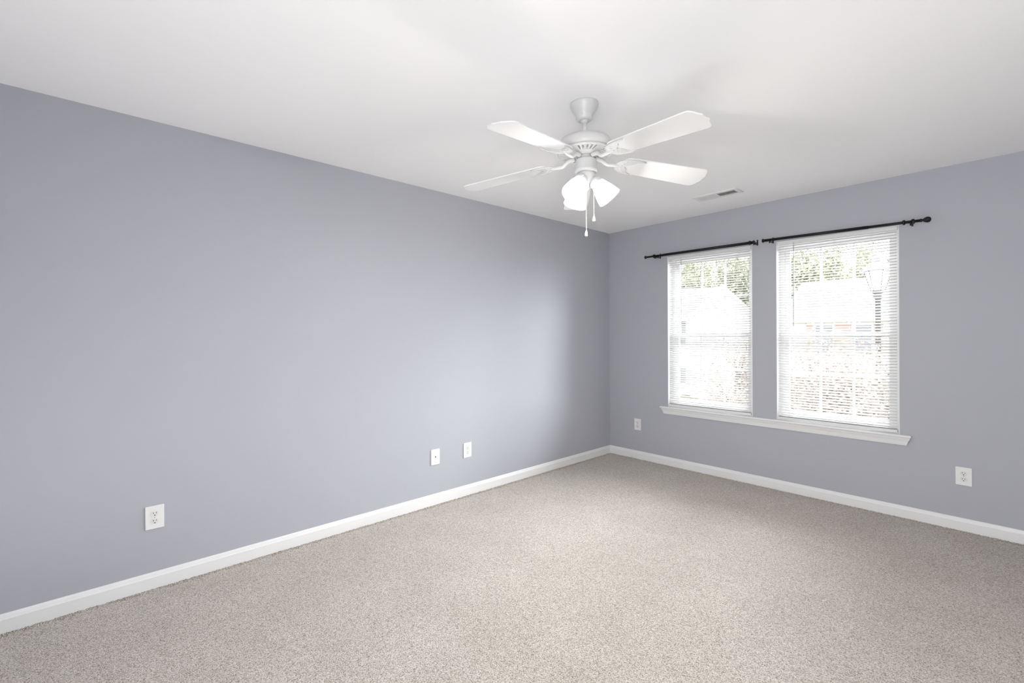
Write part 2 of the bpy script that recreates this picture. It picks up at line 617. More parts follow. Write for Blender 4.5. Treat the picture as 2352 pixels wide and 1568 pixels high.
# ------------------------------------------------------------------ mini blinds
def blind(x0, x1, label, wand_x, cords):
    y0, y1 = 0.000, 0.026
    ym = (y0 + y1) / 2
    root = empty('window_blind', ((x0 + x1) / 2, ym, ZS))
    tag(root, label, 'window blind', 'white mini blinds in the two windows')
    hw = (x1 - x0) / 2
    zt = ZT - ZS - 0.004
    hr = MB()                                                   # open topped channel
    hr.box((-hw, -0.013, zt - 0.026), (hw, -0.0115, zt))
    hr.box((-hw, 0.0115, zt - 0.026), (hw, 0.013, zt))
    hr.box((-hw, -0.0115, zt - 0.026), (hw, 0.0115, zt - 0.0245))
    hr.box((-hw, -0.0115, zt - 0.0245), (-hw + 0.0015, 0.0115, zt))
    hr.box((hw - 0.0015, -0.0115, zt - 0.0245), (hw, 0.0115, zt))
    hr.build('headrail', M_rail, root)
    zb = 0.007
    br = MB()
    br.box((-hw + 0.003, -0.0125, zb), (hw - 0.003, 0.0125, zb + 0.021))
    br.build('bottom_rail', M_rail, root, 0.003)
    # slats: 25 mm crowned strips, outer edge a little higher than the room edge
    tilt = 0.41
    sl = MB()
    zs = []
    z = zb + 0.0240
    for i in range(3):                                          # surplus slats lying on the rail
        zs.append((z, 0.02))
        z += 0.0028
    ztop = zt - 0.040
    n = int(round((ztop - z - 0.012) / 0.0213))
    step = (ztop - z - 0.012) / n
    for i in range(n + 1):
        zs.append((z + 0.012 + step * i, tilt if i > 1 else tilt * 0.5))
    hx = hw - 0.004
    for zc, tl in zs:
        vs = []
        for sgn in (0, 1):
            for i in range(5):
                u = (i - 2) / 2 * 0.0125
                crown = 0.0016 * (1 - (u / 0.0125) ** 2) - 0.0005 * sgn
                yy = u * math.cos(tl) - crown * math.sin(tl)
                zz = u * math.sin(tl) + crown * math.cos(tl)
                vs.append((-hx, yy, zc + zz))
                vs.append((hx, yy, zc + zz))
        fs = []
        for i in range(4):
            fs.append((2 * i, 2 * i + 1, 2 * i + 3, 2 * i + 2))
        for i in range(4):
            k = 10 + 2 * i
            fs.append((k, k + 2, k + 3, k + 1))
        fs += [(0, 10, 11, 1), (8, 9, 19, 18)]
        sl.add(vs, fs, False)
    sl.build('slats', M_slat, root, merge=False)
    for cx in cords:
        cd = MB()
        for yy in (-0.0135, 0.0135):
            cd.box((cx - 0.0008, yy - 0.0005, zb + 0.020), (cx + 0.0008, yy + 0.0005, zt - 0.026))
        cd.build('ladder_cord', M_cord, root)
    wd = MB()
    wz1 = zt - 0.03
    wd.tube([(wand_x, -0.020, wz1 + 0.006), (wand_x, -0.0195, wz1 - 0.012)], 0.0015, 8)
    wd.tube([(wand_x, -0.0195, wz1 - 0.010), (wand_x - 0.001, -0.021, 0.784)], 0.0026, 8)
    wd.box((wand_x - 0.003, -0.020, wz1 + 0.004), (wand_x + 0.003, -0.012, wz1 + 0.010))
    wd.build('tilt_wand', M_wand, root)
    return root


blind(0.711, 1.487, 'white mini blind in the narrower looking window nearer the corner', 0.848 - 1.099, (-0.30, -0.02, 0.27))
blind(1.701, 2.480, 'white mini blind in the larger looking window farther from the corner', 1.822 - 2.0905, (-0.27, 0.01, 0.24))


# ------------------------------------------------------------------ curtain rods
def finial(mb, x, y, z, sgn, kind):
    """sgn: direction along x"""
    m = Matrix.Translation((x, y, z)) @ Matrix.Rotation(PI / 2 * sgn, 4, 'Y')
    if kind == 'ball':
        mb.lathe([(0, -0.002), (0.0095, -0.002), (0.0125, 0.002), (0.0125, 0.006), (0.008, 0.008), (0.0085, 0.012), (0.013, 0.018), (0.0175, 0.026), (0.0195, 0.034), (0.0185, 0.043), (0.0145, 0.050), (0.008, 0.054), (0, 0.055)], 20, mt=m)
    else:
        mb.lathe([(0, -0.002), (0.008, -0.002), (0.009, 0.002), (0.012, 0.007), (0.0165, 0.012), (0.0165, 0.017), (0.013, 0.021), (0.006, 0.023), (0, 0.023)], 20, mt=m)


def bracket(root, x, z, reach, double=False):
    b = MB()
    b.box((x - 0.0055, -0.0035, z - 0.018), (x + 0.0055, 0.0, z + 0.032))         # wall plate
    b.box((x - 0.0035, -reach, z - 0.016), (x + 0.0035, -0.0035, z - 0.010))      # arm
    for yy in ((-reach, -reach * 0.5) if double else (-reach,)):
        pts = [(x, yy + 0.0118 * math.cos(a), z + 0.0118 * math.sin(a)) for a in [rad(d) for d in range(150, 400, 20)]]
        b.tube(pts, 0.0032, 8)
    b.tube([(x, -reach, z - 0.010), (x, -reach, z - 0.026)], 0.0040, 10)          # thumb screw
    b.build('bracket', M_black, root, 0.001)


ra = empty('curtain_rod', (0, 0, 0))
tag(ra, 'black double curtain rod above the window nearer the room corner', 'curtain rod', 'black curtain rods over the windows')
za0, za1 = 2.100, 2.097
q = MB()
q.tube([(0.520, -0.085, za0), (1.530, -0.085, za1)], 0.0092, 14)
q.tube([(0.70, -0.085, za0), (1.530, -0.085, za1)], 0.0112, 14)
q.build('front_rod', M_black, ra)
q = MB()
q.tube([(0.600, -0.042, za0 + 0.000), (1.520, -0.042, za1)], 0.0060, 12)
q.build('rear_rod', M_black, ra)
q = MB()
finial(q, 0.520, -0.085, za0, -1, 'cap')
q.build('finial', M_black, ra)
q = MB()
finial(q, 1.530, -0.085, za1, 1, 'cap')
q.build('finial', M_black, ra)
q = MB()
finial(q, 0.600, -0.042, za0, -1, 'cap')
q.build('finial', M_black, ra)
for bx in (0.625, 1.545):
    bracket(ra, bx, za0 if bx < 1 else za1, 0.085, True)
for bx in (0.603, 1.512):
    q = MB()
    q.lathe([(0.0110, -0.008), (0.0165, -0.006), (0.0175, 0), (0.0165, 0.006), (0.0110, 0.008)], 18, mt=Matrix.Translation((bx, -0.085, za0 if bx < 1 else za1)) @ Matrix.Rotation(PI / 2, 4, 'Y'))
    q.build('collar', M_black, ra)

rb = empty('curtain_rod', (0, 0, 0))
tag(rb, 'black single curtain rod with round ball end above the farther window', 'curtain rod', 'black curtain rods over the windows')
zb0, zb1 = 2.098, 2.083
XA, XB = 1.632, 2.615


def zr(x):
    return zb0 + (zb1 - zb0) * (x - XA) / (XB - XA)


q = MB()
q.tube([(XA, -0.085, zr(XA)), (2.33, -0.085, zr(2.33))], 0.0112, 14)
q.tube([(2.32, -0.085, zr(2.32)), (XB, -0.085, zr(XB))], 0.0096, 14)
q.build('rod', M_black, rb)
q = MB()
finial(q, XB, -0.085, zr(XB), 1, 'ball')
q.build('finial', M_black, rb)
q = MB()
finial(q, XA, -0.085, zr(XA), -1, 'cap')
q.build('finial', M_black, rb)
for bx in (1.668, 2.563):
    bracket(rb, bx, zr(bx), 0.085)
for bx in (2.528, 2.578):
    q = MB()
    q.lathe([(0.008, -0.007), (0.0165, -0.006), (0.0175, 0), (0.0165, 0.006), (0.008, 0.007)], 18, mt=Matrix.Translation((bx, -0.085, zr(bx))) @ Matrix.Rotation(PI / 2, 4, 'Y'))
    q.build('collar', M_black, rb)


# ------------------------------------------------------------------ wall plates
def plate_mesh(root):
    p = MB()
    w_, h_ = 0.0395, 0.0603
    p.box((-w_, -0.0062, -h_), (w_, 0.0, h_))
    return p.build('cover_plate', M_plate, root, 0.0028, 3)


def make_outlet():
    root = empty('wall_outlet')
    plate_mesh(root)
    for sz in (1, -1):
        zc = 0.0195 * sz
        r = MB()
        poly = []
        for i in range(40):                     # round face with flattened top and bottom
            a = 2 * PI * i / 40
            poly.append((0.0172 * math.cos(a), max(-0.0140, min(0.0140, 0.0172 * math.sin(a)))))
        r.prism(poly, 0.0060, 0.0078, Matrix.Translation((0, 0, zc)) @ Matrix.Rotation(PI / 2, 4, 'X'))
        ro = r.build('receptacle', M_recept, root, 0.0005)
        for sx, hh in ((-0.0063, 0.0046), (0.0063, 0.0036)):
            t = MB()
            t.box((sx - 0.0012, -0.0081, zc + 0.0035 - hh), (sx + 0.0012, -0.0077, zc + 0.0035 + hh))
            t.build('slot', M_slot, ro)
        t = MB()
        poly = [(0.0030 * math.cos(a), 0.0030 * math.sin(a)) for a in [PI * i / 8 for i in range(9)]] + [(-0.0030, -0.0022), (0.0030, -0.0022)]
        t.prism(poly, 0.0077, 0.0081, Matrix.Translation((0, 0, zc - 0.0085)) @ Matrix.Rotation(PI / 2, 4, 'X'))
        t.build('ground_hole', M_slot, ro)
    sc = MB()
    sc.lathe([(0, 0.0076), (0.0028, 0.0072), (0.0032, 0.006)], 14, mt=Matrix.Rotation(PI / 2, 4, 'X'))
    sc.build('screw', M_screw, root)
    return root


OG = 'white duplex wall outlets'
o1 = make_outlet()
spots = [
    ((0, -4.019, 0.3703), PI / 2, 'white duplex outlet alone on the left wall, nearest the viewer'),
    ((0, -1.982, 0.3710), PI / 2, 'white duplex outlet on the left wall beside the cable jack'),
    ((0.355, 0, 0.3645), 0, 'white duplex outlet on the window wall near the room corner'),
    ((2.816, 0, 0.3632), 0, 'white duplex outlet on the window wall right of the sill'),
]
for i, (loc, rz, lab) in enumerate(spots):
    o = o1 if i == 0 else copy_tree(o1)
    o.location = loc
    o.rotation_euler = (0, 0, rz)
    tag(o, lab, 'outlet', OG)

jk = empty('cable_jack', (0, -2.293, 0.3700), PI / 2)
tag(jk, 'white wall plate with one small dark socket on the left wall', 'wall jack')
plate_mesh(jk)
t = MB()
t.box((-0.0072, -0.0072, -0.0085), (0.0072, -0.0060, 0.0085))
t.build('jack_insert', M_recept, jk, 0.0006)
t = MB()
t.prism([(-0.0045, 0.0055), (-0.0045, -0.0025), (-0.0018, -0.0052), (0.0018, -0.0052), (0.0045, -0.0025), (0.0045, 0.0055)], 0.0072, 0.0076, Matrix.Rotation(PI / 2, 4, 'X'))
t.build('socket', M_slot, jk)
for sz in (0.0415, -0.0415):
    t = MB()
    t.lathe([(0, 0.0076), (0.0028, 0.0072), (0.0034, 0.006)], 14, c=(0, 0, 0), mt=Matrix.Translation((0, 0, sz)) @ Matrix.Rotation(PI / 2, 4, 'X'))
    t.build('screw', M_screw, jk)

# ------------------------------------------------------------------ ceiling register
vx, vy = 1.4265, -0.527
vt = empty('ceiling_vent', (vx, vy, H))
tag(vt, 'white ceiling air register with two sets of louvers near the window wall', 'air vent')
VW, VD = 0.176, 0.0765
p = MB()
iw, idp = 0.146, 0.042
z0, z1 = -0.0065, 0.0
p.box((-VW, -VD, z0), (VW, -idp, z1))
p.box((-VW, idp, z0), (VW, VD, z1))
p.box((-VW, -idp, z0), (-iw, idp, z1))
p.box((iw, -idp, z0), (VW, idp, z1))
p.box((-0.008, -idp, z0), (0.008, idp, z1))
p.build('face_frame', M_vent, vt, 0.0025)
p = MB()
p.box((-iw, -idp, -0.0006), (iw, idp, -0.0001))
p.build('duct_backing', M_ventdark, vt)  # dark plate on the solid ceiling stands in for the shaded duct
for sgn, nm in ((-1, 'louver_bank'), (1, 'louver_bank')):
    p = MB()
    n = 13
    for i in range(n):
        xc = sgn * (0.012 + (iw - 0.016) * (i + 0.5) / n)
        m_ = Matrix.Translation((xc, 0, -0.0042)) @ Matrix.Rotation(rad(50) * sgn, 4, 'Y')
        p.box((-0.0052, -idp, -0.0004), (0.0052, idp, 0.0004), m_)
    p.build(nm, M_vent, vt)
for sx in (-0.161, 0.161):
    p = MB()
    p.lathe([(0, -0.0085), (0.003, -0.008), (0.0036, -0.0065)], 12, c=(sx, 0, 0))
    p.build('screw', M_screw, vt)

# ------------------------------------------------------------------ ceiling fan
FX, FY = 1.6234, -2.4773
fan = empty('ceiling_fan', (FX, FY, H))
tag(fan, 'white five blade ceiling fan with three lit frosted glass shades', 'ceiling fan')
U = Vector((rgt.x, rgt.y, 0))          # sideways as the picture shows it, used only for the slight lean of the fan
cc = U * -0.003
cl = U * 0.004
p = MB()
p.lathe([(0, 0), (0.0690, 0), (0.0690, -0.006), (0.0665, -0.016), (0.0600, -0.030), (0.0510, -0.044), (0.0440, -0.053), (0.0405, -0.062), (0.0395, -0.070), (0.0370, -0.076), (0.0320, -0.080), (0.0250, -0.082), (0, -0.082)], 56, c=cc)
p.build('canopy', M_fan, fan)
for a_s in (YAW - 0.55, YAW + PI - 0.55):
    p = MB()
    p.sphere((cc.x + 0.0405 * math.cos(a_s), cc.y + 0.0405 * math.sin(a_s), -0.064), 0.0042, 10, 8)
    p.build('canopy_screw', M_screw, fan)
p = MB()
p.sphere((cc.x, cc.y, -0.078), 0.020, 20, 12)
p.build('hanger_ball', M_fan, fan)
p = MB()
p.tube([(cc.x, cc.y, -0.07), (0, 0, -0.175)], 0.0105, 18)
p.lathe([(0.0105, -0.140), (0.015, -0.143), (0.018, -0.154), (0.027, -0.166), (0.027, -0.175)], 24)
p.build('downrod', M_fan, fan)
p = MB()
p.lathe([(0, -0.166), (0.060, -0.166), (0.100, -0.171), (0.113, -0.176), (0.117, -0.182), (0.1235, -0.184), (0.133, -0.200), (0.1385, -0.211), (0.1400, -0.221), (0.1375, -0.231), (0.131, -0.235), (0, -0.235)], 72)
p.build('motor_housing', M_fan, fan)
# slotted ring under the motor
zr0 = -0.243
p = MB()
ns = 35
ro_, ri_ = 0.1235, 0.0740
p.lathe([(0.1285, -0.2350), (0.1330, -0.2385), (0.1330, -0.2430), (0.1285, -0.2465), (ro_, zr0 - 0.004), (ro_, -0.2350)], 70)
p.lathe([(ri_, -0.235), (ri_, zr0 - 0.006), (0.062, zr0 - 0.007), (0.056, -0.253), (0.050, -0.256), (0.0, -0.256)], 70)
for i in range(ns):
    a = 2 * PI * i / ns + rad(-82)
    m_ = Matrix.Rotation(a, 4, 'Z')
    wi, wo = 0.0036, 0.0062
    if i % 7 == 0:
        wi, wo = 0.0105, 0.0165
    z_o, z_i = zr0 - 0.004, zr0 - 0.006
    vs = [(ri_, -wi, z_i), (ro_, -wo, z_o), (ro_, wo, z_o), (ri_, wi, z_i), (ri_, -wi, z_i + 0.005), (ro_, -wo, z_o + 0.005), (ro_, wo, z_o + 0.005), (ri_, wi, z_i + 0.005)]
    p.add([m_ @ Vector(v) for v in vs], [(0, 3, 2, 1), (4, 5, 6, 7), (0, 1, 5, 4), (1, 2, 6, 5), (2, 3, 7, 6), (3, 0, 4, 7)])
p.build('vent_ring', M_fan, fan)
# flywheel and hub
p = MB()
p.lathe([(0.0, -0.256), (0.040, -0.256), (0.043, -0.258), (0.043, -0.266), (0.038, -0.270), (0.030, -0.271), (0, -0.271)], 40, c=cl * 0.5)
p.build('flywheel', M_fandark, fan)
p = MB()
p.lathe([(0, -0.268), (0.040, -0.268), (0.0500, -0.274), (0.0515, -0.280), (0.0515, -0.318), (0.0540, -0.322), (0.0555, -0.328), (0.0545, -0.335), (0.0500, -0.338), (0, -0.338)], 56, c=cl)
p.build('switch_housing', M_fan, fan)

# blades and their irons; each hangs at its own slight angle
TH0 = rad(-82.3484)
DR = [0.0885, 0.0896, 0.0726, 0.101, 0.1067]
DP = [0.8497, 1.4892, -2.964, -0.3554, 0.9806]
DT = [0.2126, 0.8905, -0.4195, 0.092, -0.7757]
ZB = 2.1754 - H
R_ = 0.6611
w_, w0_ = 0.0775, 0.0615


def side_w(u):
    return w0_ + (w_ - w0_) * (u - 0.2) / (R_ - 0.025 - 0.2)


half = []
for i in range(9):                                            # rounded root
    a = PI / 2 * i / 8
    half.append((0.222 - 0.034 * math.cos(a), (side_w(0.22) - 0.0) * (math.sin(a) ** 0.8)))
half.append((0.40, side_w(0.40)))
ss = R_ - 0.0265
half += [(ss - 0.022, side_w(ss - 0.022)), (ss - 0.010, side_w(ss - 0.010) - 0.0006), (ss - 0.001, side_w(ss) - 0.0040)]
half += [(ss + 0.006, 0.0665), (ss + 0.0125, 0.0560), (ss + 0.0160, 0.0450), (ss + 0.0190, 0.0350), (R_ - 0.0005, 0.0235), (R_, 0.0215)]
tip = [(R_ - 0.0025, 0.011), (R_ - 0.0035, 0.0), (R_ - 0.0025, -0.011)]
outline = half[1:] + tip + [(u, -v) for u, v in reversed(half[1:])] + [(half[0][0], 0.0)]
bl = MB()
bl.prism(outline, -0.003, 0.003)
blade_me = None
ir = MB()
# iron: arm from the flywheel, then a crescent shield carrying the blade, with small raised petals
arm = []
crs = []
for i in range(13):
    t = PI * i / 12
    crs.append((0.212 - 0.050 * math.sin(t), -0.052 * math.cos(t)))
crs = [(0.300, -0.0555), (0.283, -0.0600), (0.255, -0.0605), (0.230, -0.0575)] + crs[1:-1] + [(0.222, 0.0560), (0.240, 0.0600), (0.258, 0.0600), (0.268, 0.0560)]
inner = [(0.250, 0.0520), (0.238, 0.0420), (0.232, 0.0280), (0.226, 0.0150), (0.214, 0.0040), (0.222, -0.0100), (0.240, -0.0200), (0.250, -0.0320), (0.262, -0.0440), (0.280, -0.0500), (0.298, -0.0520)]
ir.prism(crs + inner, -0.0085, -0.0032)
for (u, v, s_) in ((0.190, 0.000, 0.010), (0.197, 0.018, 0.0075), (0.197, -0.018, 0.0075), (0.207, 0.034, 0.006), (0.207, -0.034, 0.006), (0.224, 0.046, 0.005), (0.226, -0.046, 0.005)):
    ir.sphere((u, v, -0.0085), s_, 10, 6, (1, 0.7, 0.35))
rim = [(u, v, -0.0085) for u, v in crs]
ir.tube(rim, 0.0028, 6)
blade0 = iron0 = None
ZF = -0.262
for k in range(5):
    th = TH0 + rad(72) * k + rad(DT[k])
    pit = -0.151 + rad(DP[k])
    d = Vector((math.cos(th), math.sin(th), -DR[k])).normalized()
    n_ = Vector((-math.sin(th) * math.cos(pit), math.cos(th) * math.cos(pit), math.sin(pit)))
    n_ = (n_ - d * n_.dot(d)).normalized()
    zz = d.cross(n_)
    bm4 = Matrix((d, n_, zz)).transposed().to_4x4()
    bm4.translation = Vector((0, 0, ZB))
    if k == 0:
        blade0 = bl.build('blade', M_blade, fan, 0.0015)
        b_ = blade0
    else:
        b_ = blade0.copy()
        COL.objects.link(b_)
    b_.matrix_local = bm4
    # iron in the blade's frame, its arm running back to the flywheel
    im = MB()
    im.v, im.f, im.smooth = list(ir.v), list(ir.f), list(ir.smooth)
    inv = bm4.inverted()
    a0 = Vector((math.cos(th) * 0.050, math.sin(th) * 0.050, ZF))
    a1 = Vector((math.cos(th) * 0.085, math.sin(th) * 0.085, ZF - 0.005))
    p0, p1 = inv @ a0, inv @ a1
    pts = [p0, p1, Vector((0.115, 0, -0.0125)), Vector((0.140, 0, -0.0120)), Vector((0.162, 0, -0.0100)), Vector((0.186, 0, -0.0068))]
    fine = []
    for i in range(len(pts) - 1):
        for s_ in range(4):
            t = s_ / 4
            q0, q1, q2, q3 = pts[max(i - 1, 0)], pts[i], pts[i + 1], pts[min(i + 2, len(pts) - 1)]
            fine.append(0.5 * ((2 * q1) + (-q0 + q2) * t + (2 * q0 - 5 * q1 + 4 * q2 - q3) * t * t + (-q0 + 3 * q1 - 3 * q2 + q3) * t ** 3))
    fine.append(pts[-1])
    im.tube(fine, [0.0110 - 0.0020 * min(1, i / 8) - 0.0055 * max(0, (i - 16) / 4) for i in range(len(fine))], 12)
    io = im.build('blade_iron', M_fan, fan)
    io.matrix_local = bm4

# light kit
p = MB()
p.lathe([(0, -0.336), (0.0440, -0.336), (0.0440, -0.350), (0.0425, -0.356), (0.0365, -0.366), (0.0260, -0.380), (0.0170, -0.392), (0.0150, -0.402), (0.0160, -0.410), (0.0130, -0.418), (0.0060, -0.424), (0, -0.425)], 48, c=cl)
p.build('light_fitter', M_fan, fan)
base_ang = YAW + rad(-9)
shade0 = None
for k in range(3):
    a = base_ang + 2 * PI / 3 * k
    d = Vector((math.cos(a), math.sin(a), 0))
    ax = (d * 0.62 + Vector((0, 0, -0.785))).normalized()        # the way the shade opens
    top = Vector((cl.x, cl.y, -0.364)) + d * 0.034
    sx = ax.orthogonal().normalized()
    sm = Matrix((sx, ax.cross(sx), ax)).transposed().to_4x4()
    sm.translation = top
    if shade0 is None:
        p = MB()
        prof = [(0.0290, 0.026), (0.0315, 0.034), (0.0370, 0.048), (0.0430, 0.066), (0.0490, 0.084), (0.0545, 0.104), (0.0580, 0.122), (0.0588, 0.129)]
        prof += [(r - 0.0025, z) for r, z in reversed(prof)]
        prof.append(prof[0])
        p.lathe(prof, 40)
        shade0 = p.build('lamp_shade', M_shade, fan)
        so = shade0
        p = MB()
        p.lathe([(0, -0.002), (0.014, -0.002), (0.020, 0.008), (0.0305, 0.016), (0.0325, 0.022), (0.0325, 0.033), (0.0315, 0.036), (0.0300, 0.036), (0.0295, 0.024), (0, 0.022)], 30)
        sk = p.build('socket', M_fan, so)
        p = MB()
        p.sphere((0, 0, 0.066), 0.024, 18, 12, (1, 1, 1.15))
        p.lathe([(0.0125, 0.024), (0.0125, 0.038), (0.019, 0.052)], 18)
        bu = p.build('bulb', M_bulb, so)
        for j in range(3):
            t = 2 * PI * j / 3 + 0.5
            p = MB()
            p.sphere((0.0345 * math.cos(t), 0.0345 * math.sin(t), 0.028), 0.0032, 8, 6)
            p.build('thumb_screw', M_fan, so)
    else:
        so = shade0.copy()
        COL.objects.link(so)
        for ch in list(shade0.children):
            c2 = ch.copy()
            COL.objects.link(c2)
            c2.parent = so
    so.matrix_local = sm
    ld = bpy.data.lights.new('bulb_light', 'POINT')
    ld.energy = LAMP_W
    ld.color = (1.0, 0.965, 0.92)
    ld.shadow_soft_size = 0.03
    lo = bpy.data.objects.new('bulb_light', ld)
    COL.objects.link(lo)
    lo.location = Vector((FX, FY, H)) + top + ax * 0.112


def pull_chain(base, z_top, z_bot, brass):
    p = MB()
    n = int((z_top - z_bot) / 0.0046)
    for i in range(n + 1):
        p.sphere((base.x, base.y, z_top - 0.0046 * i), 0.0019, 8, 5)
    p.tube([(base.x, base.y, z_top), (base.x, base.y, z_bot)], 0.0006, 5)
    co = p.build('pull_chain', M_chain, fan)
    p = MB()
    p.lathe([(0.0010, 0.004), (0.0035, 0.001), (0.0062, -0.010), (0.0072, -0.020), (0.0064, -0.024), (0, -0.0245)], 16, c=(base.x, base.y, z_bot))
    p.build('fob', M_fob, co)
    if brass:
        p = MB()
        p.lathe([(0.0050, -0.0245), (0.0045, -0.0275), (0, -0.028)], 14, c=(base.x, base.y, z_bot))
        p.build('fob_cap', M_brass, co)


toward = -Vector((fwd.x, fwd.y, 0))
pull_chain(cl + toward * 0.030 + U * -0.004, -0.385, 1.812 - H, True)
pull_chain(cl + toward * 0.020 + U * 0.0345, -0.365, 1.886 - H, False)

# ------------------------------------------------------------------ outdoors, two storeys up
GZ = -3.0
g = MB()
g.box((-70, 0.6, GZ - 0.3), (50, 110, GZ))
tag(g.build('ground', M_lawn), 'short green lawn far below the windows', 'lawn', kind='structure')


def house(name, x0, x1, y0, y1, eave, ridge, label, gable=None, wins=(), shutters=None, chimney=None):
    root = empty(name, ((x0 + x1) / 2, y0, GZ))
    tag(root, label, 'house', 'houses across the lawn')
    X = (x0 + x1) / 2

    def P(m, a, b):
        m.box((a[0] - X, a[1] - y0, a[2] - GZ), (b[0] - X, b[1] - y0, b[2] - GZ))
    m = MB()
    P(m, (x0, y0, GZ), (x1, y1, eave))
    if gable:
        ga, gb, gp, gy = gable
        gm = (ga + gb) / 2
        m.add([(x - X, y - y0, z - GZ) for y in (gy, gy + 8.0) for x, z in ((ga, GZ), (gb, GZ), (gb, eave), (gm, gp), (ga, eave))],
              [(0, 1, 2, 3, 4), (9, 8, 7, 6, 5), (1, 6, 7, 2), (4, 9, 5, 0), (2, 7, 8, 3), (3, 8, 9, 4)])
    m.build('wall', M_siding, root)
    r = MB()
    ov = 0.35
    ym = (y0 + y1) / 2
    th = 0.18
    sl_ = (ridge - eave) / (ym - y0)
    pr = [(y0 - ov, eave - ov * sl_), (ym, ridge), (y1 + ov, eave - ov * sl_), (y1 + ov, eave - ov * sl_ + th), (ym, ridge + th), (y0 - ov, eave - ov * sl_ + th)]
    r.sweep_x([(y - y0, z - GZ) for y, z in pr], x0 - 0.3 - X, x1 + 0.3 - X)
    # the end gables below the roof
    for xe in (x0, x1 - 0.1):
        r.add([(xe + d_ - X, y - y0, z - GZ) for d_ in (0, 0.1) for y, z in ((y0, eave), (y1, eave), (ym, ridge))], [(0, 1, 2), (5, 4, 3), (0, 3, 4, 1), (1, 4, 5, 2), (2, 5, 3, 0)])
    r.build('roof', M_roof, root)
    r = MB()
    P(r, (x0 - 0.3, y0 - ov - 0.07, eave - ov * sl_ - 0.03), (x1 + 0.3, y0 - ov, eave - ov * sl_ + th))
    r.build('gutter', M_siding, root)
    if gable:
        r = MB()
        gs = (gp - eave) / (gb - gm)
        yb_ = gy + 8.2
        for sg in (-1, 1):
            e0 = (gm + sg * (gb - gm + 0.15), eave - 0.15 * gs)
            vs = []
            for y in (gy - 0.15, yb_):
                for x, z in ((gm, gp), e0, (e0[0], e0[1] + 0.14), (gm, gp + 0.14)):
                    vs.append((x - X, y - y0, z - GZ))
            r.add(vs, [(0, 1, 2, 3), (7, 6, 5, 4), (0, 4, 5, 1), (1, 5, 6, 2), (2, 6, 7, 3), (3, 7, 4, 0)])
        r.build('gable_roof', M_roof, root)
        r = MB()
        for sg in (-1, 1):
            e0 = (gm + sg * (gb - gm + 0.15), eave - 0.15 * gs)
            vs = [(x - X, y - y0, z - GZ) for y in (gy - 0.19, gy - 0.151) for x, z in ((gm, gp - 0.14), (e0[0], e0[1] - 0.14), (e0[0], e0[1] + 0.15), (gm, gp + 0.15))]
            r.add(vs, [(0, 1, 2, 3), (7, 6, 5, 4), (0, 4, 5, 1), (1, 5, 6, 2), (2, 6, 7, 3), (3, 7, 4, 0)])
        r.build('fascia', M_siding, root)
    for wx, wz, ww, wh, wy in wins:
        a = MB()
        P(a, (wx - ww / 2 - 0.08, wy - 0.06, wz - wh / 2 - 0.08), (wx + ww / 2 + 0.08, wy, wz + wh / 2 + 0.08))
        fo = a.build('window_frame', M_siding, root)
        a = MB()
        P(a, (wx - ww / 2, wy - 0.075, wz - wh / 2), (wx + ww / 2, wy - 0.061, wz + wh / 2))
        a.build('pane', M_hglass, fo)
        if shutters:
            for sg in (-1, 1):
                a = MB()
                cx = wx + sg * (ww / 2 + 0.30)
                P(a, (cx - 0.2, wy - 0.05, wz - wh / 2 - 0.05), (cx + 0.2, wy, wz + wh / 2 + 0.05))
                a.build('shutter', shutters, root)
    if chimney:
        a = MB()
        P(a, (chimney - 0.5, ym - 0.4, ridge - 1.0), (chimney + 0.5, ym + 0.4, ridge + 1.2))
        a.build('chimney', M_brick, root)
    return root


h1 = house('house', -24.2, -10.6, 28.0, 38.0, 2.45, 4.88, 'white two storey house with front gable seen through the nearer window',
           gable=(-12.25, -8.15, 4.57, 27.2), wins=((-12.95, 1.46, 0.75, 1.6, 28.0), (-12.95, -1.48, 0.75, 1.25, 28.0), (-17.0, 1.46, 0.9, 1.6, 28.0), (-17.0, -1.48, 0.9, 1.25, 28.0)))
ha = rad(22.9)                                   # turned to face this building
hv = h1.location - Vector((-10.2, 27.2, GZ))
h1.location = Vector((-10.2, 27.2, GZ)) + Matrix.Rotation(ha, 3, 'Z') @ hv
h1.rotation_euler = (0, 0, ha)
house('house', -6.6, 6.5, 28.0, 37.0, 2.25, 4.75, 'white house with red shutters seen through the farther window',
      wins=((-4.55, 1.0, 0.85, 1.6, 28.0), (-2.7, 1.0, 0.85, 1.6, 28.0), (-0.4, 1.0, 0.85, 1.6, 28.0), (3.0, 1.0, 0.85, 1.6, 28.0)), shutters=M_shutter_r)


def leaf_cloud(rng, c, r, n, size, clumps=26, fill=0.5):
    """leaves gathered in clumps inside an uneven crown"""
    cen = rng.normal(size=(clumps, 3))
    cen /= np.linalg.norm(cen, axis=1)[:, None]
    cen *= rng.uniform(0.25, 1.0, (clumps, 1)) ** fill
    cen = cen * np.array(r) * 0.80
    idx = rng.integers(0, clumps, n)
    off = rng.normal(size=(n, 3)).clip(-2.2, 2.2) * np.array(r) * 0.17
    pos = cen[idx] + off + np.array(c)
    a = rng.normal(size=(n, 3))
    a /= np.linalg.norm(a, axis=1)[:, None]
    b = np.cross(a, rng.normal(size=(n, 3)))
    b /= np.linalg.norm(b, axis=1)[:, None]
    s_ = size * rng.uniform(0.6, 1.25, (n, 1))
    a = a * s_
    b = b * s_ * 0.55
    vs = np.stack([pos - a, pos + b, pos + a, pos - b], axis=1).reshape(-1, 3)
    m = MB()
    m.v = [tuple(v) for v in vs]
    m.f = [(4 * i, 4 * i + 1, 4 * i + 2, 4 * i + 3) for i in range(n)]
    m.smooth = [False] * n
    return m, cen + np.array(c)


